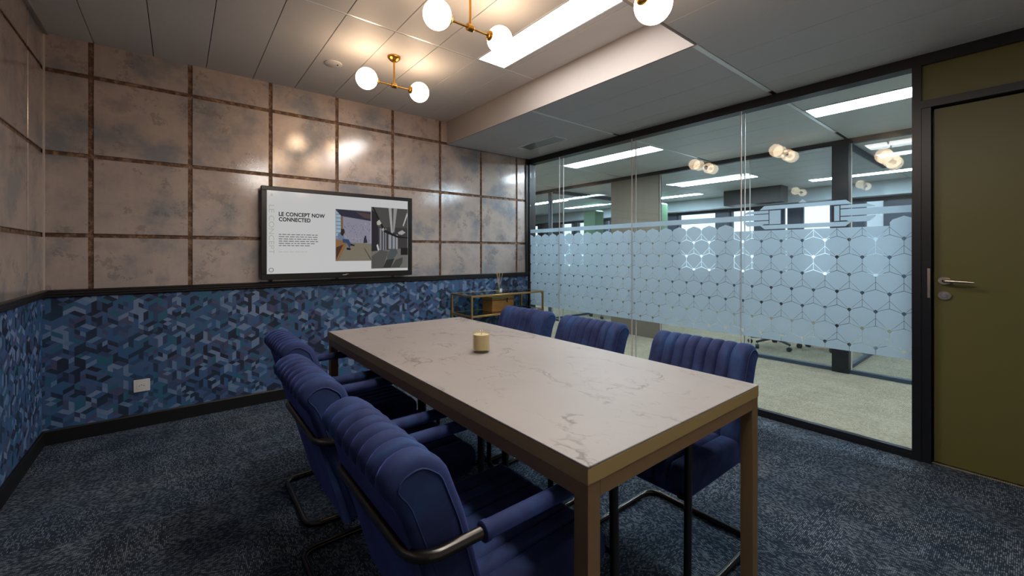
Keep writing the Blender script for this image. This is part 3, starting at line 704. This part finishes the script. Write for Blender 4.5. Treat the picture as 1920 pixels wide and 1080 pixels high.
# ------------------------------------------------------------------ blue chairs
def loft(profile, weights, stations, offs):
    """closed profile (x,z); stations y; offs(y)->(bulge, inset)"""
    n = len(profile); P = [Vector(p) for p in profile]; nor = []
    A = sum(P[i].x * P[(i + 1) % n].y - P[(i + 1) % n].x * P[i].y for i in range(n)); sg = 1 if A > 0 else -1
    for i in range(n):
        t = (P[(i + 1) % n] - P[i - 1]).normalized(); nor.append(Vector((t.y, -t.x)) * sg)
    mb = MB(); vs = []
    for y in stations:
        b, ins = offs(y)
        for i in range(n):
            q = P[i] + nor[i] * (b * weights[i] - ins); vs.append((q.x, y, q.y))
    m = len(stations)
    fs = [(a * n + i, a * n + (i + 1) % n, (a + 1) * n + (i + 1) % n, (a + 1) * n + i) for a in range(m - 1) for i in range(n)]
    fs.append(tuple(range(n))[::-1]); fs.append(tuple((m - 1) * n + i for i in range(n)))
    return mb.add(vs, fs)
def resample(path, n, closed=True):
    P = [Vector(p) for p in path]; 
    if closed: P = P + [P[0]]
    L = [0]
    for a, b in zip(P, P[1:]): L.append(L[-1] + (b - a).length)
    out = []
    for k in range(n):
        d = L[-1] * k / n
        for i in range(len(P) - 1):
            if L[i + 1] >= d: 
                t = (d - L[i]) / max(L[i + 1] - L[i], 1e-9); out.append(P[i].lerp(P[i + 1], t)); break
    return out
HWID = 0.228
def channels(edges, amp):
    st = []
    for a, b in zip(edges, edges[1:]):
        for k in range(8): st.append(a + (b - a) * k / 8)
    st.append(edges[-1])
    rr = 0.022
    end = [-HWID + rr * (1 - math.cos(t)) for t in (0, 0.35, 0.7, 1.05, 1.4)]
    st = sorted(set([round(s, 5) for s in st if abs(s) < HWID - rr] + [round(e, 5) for e in end] + [round(-e, 5) for e in end]))
    def offs(y):
        ins = 0.0; d = HWID - abs(y)
        if d < rr: q = (rr - d) / rr; ins = rr * (1 - math.sqrt(max(0, 1 - q * q)))
        b = 0.0
        for a, c in zip(edges, edges[1:]):
            if a <= y <= c:
                t = abs(2 * (y - a) / (c - a) - 1); b = amp * (1 - t ** 4.5)
        return b - amp, ins
    return st, offs
ed = [-HWID, -0.156, -0.104, -0.052, 0.0, 0.052, 0.104, 0.156, HWID]
def make_chair():
    r = empty('cantilever_armchair', (0, 0, 0), 0)
    X0 = -0.30
    wy = 0.245; zt = 0.635; rt_ = 0.0130
    pts = [(0, -wy, zt), (0.590, -wy, zt), (0.600, -wy, rt_), (0.055, -wy, rt_), (0.055, wy, rt_), (0.600, wy, rt_), (0.590, wy, zt), (0, wy, zt)]
    pts = [(a + X0, b, c) for a, b, c in pts]
    fr = MB().tube(arc_path(pts, 0.060, True, 7), rt_, 12, True).build('frame', M['tube'], r, 60)
    MB().tube([(X0 + 0.5965, -wy, 0.385), (X0 + 0.5965, -wy + 0.03, 0.385), (X0 + 0.53, -wy + 0.06, 0.372), (X0 + 0.53, wy - 0.06, 0.372), (X0 + 0.5965, wy - 0.03, 0.385), (X0 + 0.5965, wy, 0.385)], 0.009, 8).build('crossbar', M['tube'], r, 50)
    for sy in (-1, 1):
        MB().tube([(X0 + 0.150, sy * wy, zt), (X0 + 0.153, sy * wy, zt), (X0 + 0.165, sy * wy, zt), (X0 + 0.167, sy * wy, zt), (X0 + 0.52, sy * wy, zt), (X0 + 0.524, sy * wy, zt)], [0.017, 0.0215, 0.0215, 0.0195, 0.0195, 0.016], 16).build('arm_pad', M['velvet'], r, 50)
    for (gx, gy) in ((0.12, -wy), (0.12, wy), (0.50, -wy), (0.50, wy)):
        MB().box(X0 + gx, X0 + gx + 0.03, gy - 0.007, gy + 0.007, 0.0, 0.004).build('glide', M['dark'], fr)
    # backrest cushion
    raw = [(0.105, 0.350), (0.175, 0.36), (0.186, 0.47), (0.128, 0.680), (0.084, 0.792), (0.028, 0.832), (-0.030, 0.816), (-0.058, 0.772), (-0.022, 0.728), (0.024, 0.60)]
    cp = arc_path([(a + X0, b) + (0,) for a, b in raw], [0.012, 0.012, 0.08, 0.2, 0.06, 0.06, 0.05, 0.05, 0.05, 0.2], True, 5)
    prof = resample([(p.x, p.y) for p in cp], 60)
    wts = []
    for p in prof:
        x, z = p.x - X0, p.y
        mid = 0.04 + (0.83 - z) * 0.12
        front = (1.0 if z > 0.40 else 0.3) if x > 0.055 else max(0.0, min(0.9, (z - 0.73) / 0.06))
        wts.append(front)
    st, of = channels(ed, 0.016)
    MB_ = loft([(p.x, p.y) for p in prof], wts, st, of); MB_.build('backrest', M['velvet'], r, 60)
    # flat rear panel
    bp = [(0.024, 0.715), (0.034, 0.720), (0.110, 0.350), (0.088, 0.345)]
    bp = [(-0.020, 0.724), (0.020, 0.724), (0.118, 0.345), (0.086, 0.345)]
    mbp = MB(); yq = [-HWID + 0.012, -HWID + 0.018, HWID - 0.018, HWID - 0.012]
    mbp.prism([(a + X0, b) for a, b in bp], 1, -HWID + 0.014, HWID - 0.014).build('back_panel', M['velvet'], r)
    for sy in (-1, 1):   # D-shaped side gusset with piping
        loop = [(a, sy * (HWID - 0.0006), b) for a, b in inset([(p.x, p.y) for p in prof], 0.0235)]
        MB().tube(loop, 0.0020, 6, True).build('piping', M['velvet'], r, 60)
    # seat cushion
    raw = [(0.10, 0.352), (0.545, 0.352), (0.590, 0.375), (0.592, 0.435), (0.555, 0.474), (0.36, 0.470), (0.10, 0.462)]
    cp = arc_path([(a + X0, b, 0) for a, b in raw], [0.01, 0.03, 0.03, 0.035, 0.05, 0.2, 0.01], True, 5)
    prof2 = resample([(p.x, p.y) for p in cp], 64)
    wts2 = [1.0 if p.y > 0.44 else max(0.0, min(1.0, (p.y - 0.37) / 0.06)) for p in prof2]
    st, of = channels(ed, 0.011)
    loft([(p.x, p.y) for p in prof2], wts2, st, of).build('seat', M['velvet'], r, 60)
    return r
ch0 = make_chair()
spots = [(0.345 + 0.30, 0.965, 0.0, 'navy velvet armchair on the left side of the table, nearest the viewer'),
         (0.333 + 0.30, 1.595, 0.0, 'navy velvet armchair on the left side of the table, middle of the three'),
         (0.390 + 0.30, 2.235, 0.0, 'navy velvet armchair on the left side of the table, nearest the screen'),
         (1.940 - 0.30, 0.972, math.pi, 'navy velvet armchair on the glass side of the table, nearest the olive door'),
         (1.945 - 0.30, 1.640, math.pi, 'navy velvet armchair on the glass side of the table, middle of the three'),
         (1.950 - 0.30, 2.225, math.pi + 0.04, 'navy velvet armchair on the glass side of the table, nearest the gold shelf')]
for i, (x, y, a, lb) in enumerate(spots):
    o = ch0 if i == 0 else copy_tree(ch0)
    o.location = (x, y, 0); o.rotation_euler = (0, 0, a)
    tag(o, lb, 'chair', 'navy velvet chairs around the table')

# ------------------------------------------------------------------ pendants
def pendant():
    r = empty('globe_pendant', (0, 0, 0), 0)
    MB().lathe([(0.046, 0.0), (0.046, -0.006), (0.040, -0.018), (0.024, -0.032), (0.009, -0.038)], 28).build('canopy', M['brass'], r, 40)
    MB().tube([(0, 0, -0.034), (0, 0, -0.195)], 0.0065, 12).build('stem', M['brass'], r, 50)
    MB().lathe([(0.016, -0.018), (0.018, -0.016), (0.018, 0.016), (0.016, 0.018)], 20, (0, 0, -0.205), axis=0).build('joint', M['brass'], r, 40)
    MB().tube([(-0.125, 0, -0.205), (0.125, 0, -0.205)], 0.0055, 12).build('crossarm', M['brass'], r, 50)
    for sx in (-1, 1):
        pr = [(0.010, sx * 0.112), (0.022, sx * 0.116), (0.027, sx * 0.124), (0.027, sx * 0.132), (0.020, sx * 0.138)]
        MB().lathe(pr, 24, (0, 0, -0.205), axis=0).build('cup', M['brass'], r, 40)
        MB().sphere((sx * 0.195, 0, -0.205), 0.071).build('globe', M['globe'], r, True)
    return r
p0 = pendant()
for i, (x, y, z, lb) in enumerate(((1.198, 2.835, HU, 'brass two-globe ceiling lamp hanging nearest the tiled back wall'), (1.204, 1.855, HU, 'brass two-globe ceiling lamp hanging over the table middle'), (1.222, 0.905, HL, 'two-globe ceiling lamp cut off by the top edge, one globe showing'))):
    o = p0 if i == 0 else copy_tree(p0); o.location = (x, y, z); tag(o, lb, 'pendant lamp', 'brass globe pendants')

# ------------------------------------------------------------------ television
def srgb(c): return lin(c)
SX0, SX1, SZ0, SZ1 = 0.552, 1.754, 1.050, 1.7225
TYF = 3.815
tv = empty('television', ((0.513 + 1.797) / 2, TYF, 1.003), 0, 'large wall-mounted screen with black bezel showing a slide', 'television')
TO = Vector(tv.location)
def rel(mb): mb.v = [(a - TO.x, b - TO.y, c - TO.z) for a, b, c in mb.v]; return mb
bz = MB()
for (a, b, c, d) in ((0.513, 1.797, SZ1, 1.755), (0.513, 1.797, 1.003, SZ0), (0.513, SX0, SZ0, SZ1), (SX1, 1.797, SZ0, SZ1)): bz.bevbox(a, b, TYF - 0.004, TYF + 0.04, c, d, 0.003)
rel(bz).build('bezel', M['bezel'], tv)
rel(MB().box(0.53, 1.78, TYF + 0.02, TYF + 0.068, 1.02, 1.74)).build('casing', M['bezel'], tv)
rel(MB().box(0.9, 1.4, TYF + 0.068, YB - 0.006, 1.2, 1.55)).build('wall_bracket', M['dark'], tv)
def colmesh(name, mb, parent):
    me = bpy.data.meshes.new(name); me.from_pydata(mb.v, [], mb.f); me.update()
    ca = me.color_attributes.new('Col', 'FLOAT_COLOR', 'CORNER')
    for p in me.polygons:
        for li in p.loop_indices: ca.data[li].color = mb.c[p.index]
    me.materials.append(M['screen']); return link(name, me, parent)
def sq(mb, pts, col, lay):   # flat print on the screen, pts in world X,Z
    y = TYF + 0.006 - 0.0003 * lay
    mb.add([(a - TO.x, y - TO.y, b - TO.z) for a, b in pts], [tuple(range(len(pts)))], srgb(col)); return mb
def R4(x0, x1, z0, z1): return [(x0, z0), (x1, z0), (x1, z1), (x0, z1)]
scr = colmesh('screen', sq(MB(), R4(SX0 - 0.002, SX1 + 0.002, SZ0 - 0.002, SZ1 + 0.002), (236, 236, 236), 0), tv); scr['label'] = 'white lit slide'
SWd, SHt = SX1 - SX0, SZ1 - SZ0
def sp(u, v): return (SX0 + u * SWd, SZ1 - v * SHt)      # u,v in 0..1 of the screen, v down
def text_mesh(body, x, z, size, col, lay, bold=0.0, rot=0.0, spacing=1.0, fitw=None):
    cu = bpy.data.curves.new('t', 'FONT'); cu.body = body; cu.size = size; cu.offset = bold; cu.space_character = spacing; cu.resolution_u = 3
    ob = bpy.data.objects.new('t', cu); COL.objects.link(ob)
    dg = bpy.context.evaluated_depsgraph_get(); me = bpy.data.meshes.new_from_object(ob.evaluated_get(dg))
    xs = [v.co.x for v in me.vertices]; kx = fitw / (max(xs) - min(xs)) if fitw else 1.0
    for v in me.vertices: v.co.x = (v.co.x - min(xs)) * kx
    mb = MB(); cr, sr = math.cos(rot), math.sin(rot); y = TYF + 0.006 - 0.0003 * lay
    vs = [(x + v.co.x * cr - v.co.y * sr - TO.x, y - TO.y, z + v.co.x * sr + v.co.y * cr - TO.z) for v in me.vertices]
    mb.add(vs, [tuple(p.vertices) for p in me.polygons], srgb(col))
    mb.c = [srgb(col)] * len(mb.f)
    bpy.data.objects.remove(ob); bpy.data.curves.remove(cu); bpy.data.meshes.remove(me)
    return mb
x, z = sp(0.071, 0.300); colmesh('heading', text_mesh('LE CONCEPT NOW', x, z, 0.0450, (18, 18, 18), 2, 0.0014, 0, 1.04, 0.352), scr)
x, z = sp(0.071, 0.364); colmesh('heading', text_mesh('CONNECTED', x, z, 0.0450, (18, 18, 18), 2, 0.0014, 0, 1.04, 0.238), scr)
x, z = sp(0.012, 0.175); colmesh('side_lettering', text_mesh('LE CONCEPT', x, z, 0.056, (206, 202, 190), 2, 0, -math.pi / 2, 1.02, 0.395), scr)
mb = MB(); rnd = random.Random(3)
for ln in range(6):
    u = 0.071; end = (0.318, 0.311, 0.309, 0.315, 0.298, 0.262)[ln]
    while u < end:
        wlen = rnd.uniform(0.010, 0.034); wlen = min(wlen, end - u + 0.004); v = 0.520 + ln * 0.0270
        a = sp(u, v + 0.009); b = sp(u + wlen, v); sq(mb, R4(a[0], b[0], a[1], b[1]), (112, 112, 112), 2); u += wlen + 0.006
u = 0.071
while u < 0.235:
    wlen = rnd.uniform(0.01, 0.03); a = sp(u, 0.738); b = sp(u + wlen, 0.733); sq(mb, R4(a[0], b[0], a[1], b[1]), (190, 186, 176), 2); u += wlen + 0.006
colmesh('paragraph', mb, scr)['kind'] = 'stuff'
mb = MB(); cx_, cz_ = sp(0.026, 0.953); nn = 20
for k in range(nn):
    a0, a1 = 2 * math.pi * k / nn, 2 * math.pi * (k + 1) / nn
    sq(mb, [(cx_ + 0.013 * math.cos(a0), cz_ + 0.013 * math.sin(a0)), (cx_ + 0.013 * math.cos(a1), cz_ + 0.013 * math.sin(a1)), (cx_ + 0.0185 * math.cos(a1), cz_ + 0.0185 * math.sin(a1)), (cx_ + 0.0185 * math.cos(a0), cz_ + 0.0185 * math.sin(a0))], (150, 146, 132), 2)
a = sp(0.033, 0.07); sq(mb, R4(a[0] - 0.014, a[0] + 0.004, a[1], a[1] + 0.022), (216, 212, 204), 2)
colmesh('ring_mark', mb, scr)
# slide photographs (flat print)
def photo(name, u0, u1, v0, v1, items):
    mb = MB()
    for lay, (pts, col) in enumerate(items):
        P = [sp(u0 + a * (u1 - u0), v0 + b * (v1 - v0)) for a, b in pts]
        sq(mb, P, col, 2 + lay * 0.5)
    return colmesh(name, mb, scr)
def rc(a, b, c, d): return [(a, b), (c, b), (c, d), (a, d)]
itA = [(rc(0, 0, 1, 1), (150, 152, 168)), ([(0, 0), (1, 0.02), (1, 0.20), (0.15, 0.13)], (58, 60, 76)), ([(0.55, 0.03), (1, 0.06), (1, 0.16), (0.8, 0.14)], (96, 78, 76)),
       ([(0.17, 0.14), (1, 0.21), (1, 0.66), (0.17, 0.64)], (162, 160, 178)), ([(0, 0.04), (0.13, 0.12), (0.13, 0.50), (0, 0.52)], (176, 204, 222)),
       ([(0.13, 0.12), (0.19, 0.15), (0.19, 0.60), (0.13, 0.60)], (140, 112, 88)), ([(0, 0.70), (0.30, 0.64), (1, 0.66), (1, 1), (0, 1)], (142, 136, 118)),
       ([(0, 0.58), (0.24, 0.60), (0.30, 0.66), (0.06, 1), (0, 1)], (156, 116, 78)), ([(0.0, 0.74), (0.20, 0.68), (0.0, 0.98)], (88, 58, 44)),
       ([(0.05, 0.47), (0.14, 0.45), (0.22, 0.50), (0.22, 0.60), (0.05, 0.60)], (120, 140, 168)), ([(0.14, 0.38), (0.22, 0.38), (0.24, 0.45), (0.18, 0.52), (0.12, 0.48)], (60, 48, 44)),
       ([(0.18, 0.57), (0.34, 0.58), (0.42, 0.68), (0.36, 0.75), (0.30, 0.66), (0.18, 0.64)], (62, 84, 122)), ([(0.29, 0.74), (0.40, 0.75), (0.40, 0.79), (0.29, 0.78)], (34, 30, 34)), ([(0.40, 0.66), (0.52, 0.69), (0.50, 0.71), (0.40, 0.70)], (34, 30, 34)),
       ([(0.78, 0.54), (0.84, 0.53), (0.88, 0.64), (0.76, 0.65)], (58, 54, 62)), ([(0.80, 0.50), (0.84, 0.50), (0.84, 0.55), (0.80, 0.55)], (40, 34, 36)), ([(0.78, 0.75), (0.80, 0.75), (0.99, 0.97), (0.97, 0.98)], (70, 70, 72))]
for i in range(6): itA.append((rc(0.0, 0.10 + i * 0.07, 0.13, 0.108 + i * 0.07), (64, 66, 76)))
for i in range(90):
    a, b = rnd.uniform(0.2, 0.97), rnd.uniform(0.24, 0.60); itA.append((rc(a, b, a + 0.03, b + 0.022), rnd.choice([(148, 146, 168), (180, 178, 192), (134, 134, 160), (170, 160, 172)])))
itA = itA[:3] + [itA[3]] + itA[-90:] + itA[4:-90]
photo('slide_photo', 0.437, 0.698, 0.175, 0.855, [(p, c) for p, c in itA])
itB = [(rc(0, 0, 1, 1), (74, 72, 72)), (rc(0, 0, 1, 0.32), (92, 90, 88)), ([(0, 0.05), (0.16, 0.1), (0.20, 0.72), (0, 0.74)], (52, 50, 58)), (rc(0.22, 0.34, 0.40, 0.70), (150, 152, 160)), (rc(0.27, 0.34, 0.30, 0.70), (60, 60, 66)), (rc(0.34, 0.34, 0.37, 0.70), (70, 70, 74)),
       (rc(0.46, 0.44, 0.72, 0.68), (168, 172, 178)), (rc(0.54, 0.44, 0.57, 0.68), (74, 74, 78)), (rc(0.64, 0.44, 0.66, 0.68), (74, 74, 78)),
       ([(0, 0.72), (1, 0.66), (1, 1), (0, 1)], (128, 126, 122)), ([(0.0, 0.80), (0.25, 0.70), (0.45, 0.72), (0.3, 1), (0, 1)], (96, 94, 94)),
       ([(0.46, 0), (0.54, 0), (0.58, 0.42), (0.53, 0.42)], (186, 186, 186)), ([(0.60, 0), (0.70, 0), (0.62, 0.40), (0.58, 0.40)], (170, 170, 170)), ([(0.98, 0.06), (1.0, 0.10), (0.88, 0.30), (0.86, 0.28)], (214, 214, 214)),
       ([(0.02, 0.0), (0.06, 0.0), (0.36, 0.36), (0.72, 0.46), (1, 0.48), (1, 0.50), (0.70, 0.49), (0.33, 0.40)], (40, 40, 42)), ([(0.14, 0.24), (0.21, 0.20), (0.27, 0.26), (0.22, 0.29), (0.15, 0.29)], (206, 204, 190)), ([(0.27, 0.36), (0.32, 0.33), (0.35, 0.37), (0.30, 0.39)], (196, 194, 184)),
       ([(0.72, 0.40), (0.84, 0.36), (0.94, 0.40), (0.84, 0.44), (0.74, 0.43)], (190, 190, 190)), ([(0.42, 0.78), (0.50, 0.69), (0.66, 0.67), (0.72, 0.74), (0.60, 0.84), (0.42, 0.86)], (92, 100, 100)), ([(0.40, 0.86), (0.62, 0.84), (0.52, 0.99), (0.30, 0.99)], (60, 60, 62)),
       ([(0.52, 0.99), (0.66, 0.86), (0.86, 0.82), (0.84, 0.92), (0.76, 0.99)], (84, 86, 84)), (rc(0.80, 0.66, 1, 0.78), (44, 42, 44)), ([(0.13, 0.62), (0.17, 0.60), (0.21, 0.70), (0.17, 0.71)], (224, 224, 224))]
photo('slide_photo', 0.701, 0.998, 0.115, 0.965, itB); 
a = sp(0.745, 0.128); b = sp(0.998, 0.113)
mark = rel(MB().prism([(1.135, 1.024), (1.165, 1.024), (1.172, 1.030), (1.190, 1.031), (1.186, 1.034), (1.168, 1.034), (1.160, 1.028), (1.135, 1.027)], 1, TYF - 0.0052, TYF - 0.0042)).build('maker_mark', M['white'], tv)

# ------------------------------------------------------------------ wall socket
so = empty('wall_socket', (-0.199, YB, 0.290), 0, 'white three-pin wall socket on blue wallpaper', 'socket')
MB().bevbox(-0.044, 0.044, -0.010, 0.0, -0.043, 0.043, 0.003).build('cover_plate', M['white'], so)
MB().bevbox(-0.028, 0.026, -0.0125, -0.0095, -0.022, 0.022, 0.002).build('insert', M['white'], so)
for (a, b) in ((-0.012, 0.0), (0.0, 0.006), (0.012, 0.0)):
    MB().lathe([(0.0028, -0.0135), (0.0028, -0.012)], 10, (a, 0, b), axis=1).build('pin_hole', M['dark'], so)

# ------------------------------------------------------------------ gold shelf with bottle and box
SH = (2.268, 3.245, 3.470, 3.868); ZT, ZL = 0.790, 0.588
sh = empty('console_shelf', ((SH[0] + SH[1]) / 2, (SH[2] + SH[3]) / 2, 0), 0, 'gold metal console with two smoked glass shelves by back wall', 'shelf')
hx, hy = (SH[1] - SH[0]) / 2, (SH[3] - SH[2]) / 2; t_ = 0.018
for sx in (-1, 1):
    for sy in (-1, 1): MB().bevbox(sx * hx - (t_ if sx > 0 else 0), sx * hx + (0 if sx > 0 else t_), sy * hy - (t_ if sy > 0 else 0), sy * hy + (0 if sy > 0 else t_), 0, ZT, 0.001).build('leg', M['shelfgold'], sh)
for zz in (ZT, ZL, 0.16):
    for sy in (-1, 1): MB().bevbox(-hx + t_, hx - t_, sy * hy - (t_ if sy > 0 else 0), sy * hy + (0 if sy > 0 else t_), zz - t_, zz, 0.001).build('rail', M['shelfgold'], sh)
    for sx in (-1, 1): MB().bevbox(sx * hx - (t_ if sx > 0 else 0), sx * hx + (0 if sx > 0 else t_), -hy + t_, hy - t_, zz - t_, zz, 0.001).build('rail', M['shelfgold'], sh)
    MB().box(-hx + t_, hx - t_, -hy + t_, hy - t_, zz - 0.008, zz - 0.001).build('glass_shelf', M['smoke'], sh)
zs_ = ZT - 0.001
bo = empty('reed_diffuser', (2.655, 3.535, zs_), 0.2, 'small clear glass diffuser bottle with wooden reeds on shelf', 'diffuser')
MB().bevbox(-0.028, 0.028, -0.028, 0.028, 0, 0.072, 0.004).build('bottle', M['clear'], bo, 30)
MB().box(-0.023, 0.023, -0.023, 0.023, 0.006, 0.026).build('liquid', M['reed'], bo)
MB().lathe([(0.012, 0.072), (0.012, 0.090), (0.014, 0.090), (0.014, 0.096), (0.009, 0.096)], 16).build('neck', M['clear'], bo, 30)
MB().box(-0.018, 0.018, -0.0285, -0.0280, 0.020, 0.052).build('paper_label', M['white'], bo)
for (a, b) in ((-0.035, 0.0), (-0.012, 0.01), (-0.02, -0.012), (0.03, 0.008), (0.055, -0.006)):
    MB().tube([(a * -0.15, b * -0.3, 0.012), (a * 1.0, b * 1.5, 0.225)], 0.0022, 6).build('reed', M['reed'], bo)
bx = empty('wooden_box', (2.755, 3.680, ZL - 0.001), 0.06, 'lidded oak box with small dark clasp under shelf top', 'box')
MB().bevbox(-0.155, 0.155, -0.085, 0.085, 0, 0.118, 0.003).build('body', M['wood'], bx)
MB().bevbox(-0.158, 0.158, -0.088, 0.088, 0.121, 0.158, 0.003).build('lid', M['wood'], bx)
MB().box(-0.150, 0.150, -0.080, 0.080, 0.116, 0.123).build('rim', M['dark'], bx)
cl = MB().bevbox(0.045, 0.060, -0.094, -0.087, 0.095, 0.140, 0.002).build('clasp', M['dark'], bx)
MB().lathe([(0.005, -0.098), (0.005, -0.093)], 10, (0.0525, 0, 0.112), axis=1).build('clasp_knob', M['brass'], cl)

# ------------------------------------------------------------------ candle glass
cg = empty('candle_glass', (1.121, 1.632, TZ), 0, 'ribbed amber glass candle holder on the marble table', 'candle holder')
MB().lathe([(0.0001, 0.0), (0.036, 0.0), (0.040, 0.004), (0.040, 0.094), (0.038, 0.096), (0.0365, 0.094), (0.0365, 0.016), (0.0001, 0.014)], 96, ribs=32, ramp=0.016).build('glass', M['amber'], cg, 30)
MB().lathe([(0.0001, 0.014), (0.0360, 0.014), (0.0360, 0.084), (0.030, 0.083), (0.0001, 0.082)], 40).build('wax', plain('cream_wax', (206, 194, 168), 0.6), cg, 30)
MB().tube([(0, 0, 0.080), (0.001, 0, 0.090)], 0.0012, 6).build('wick', M['dark'], cg)
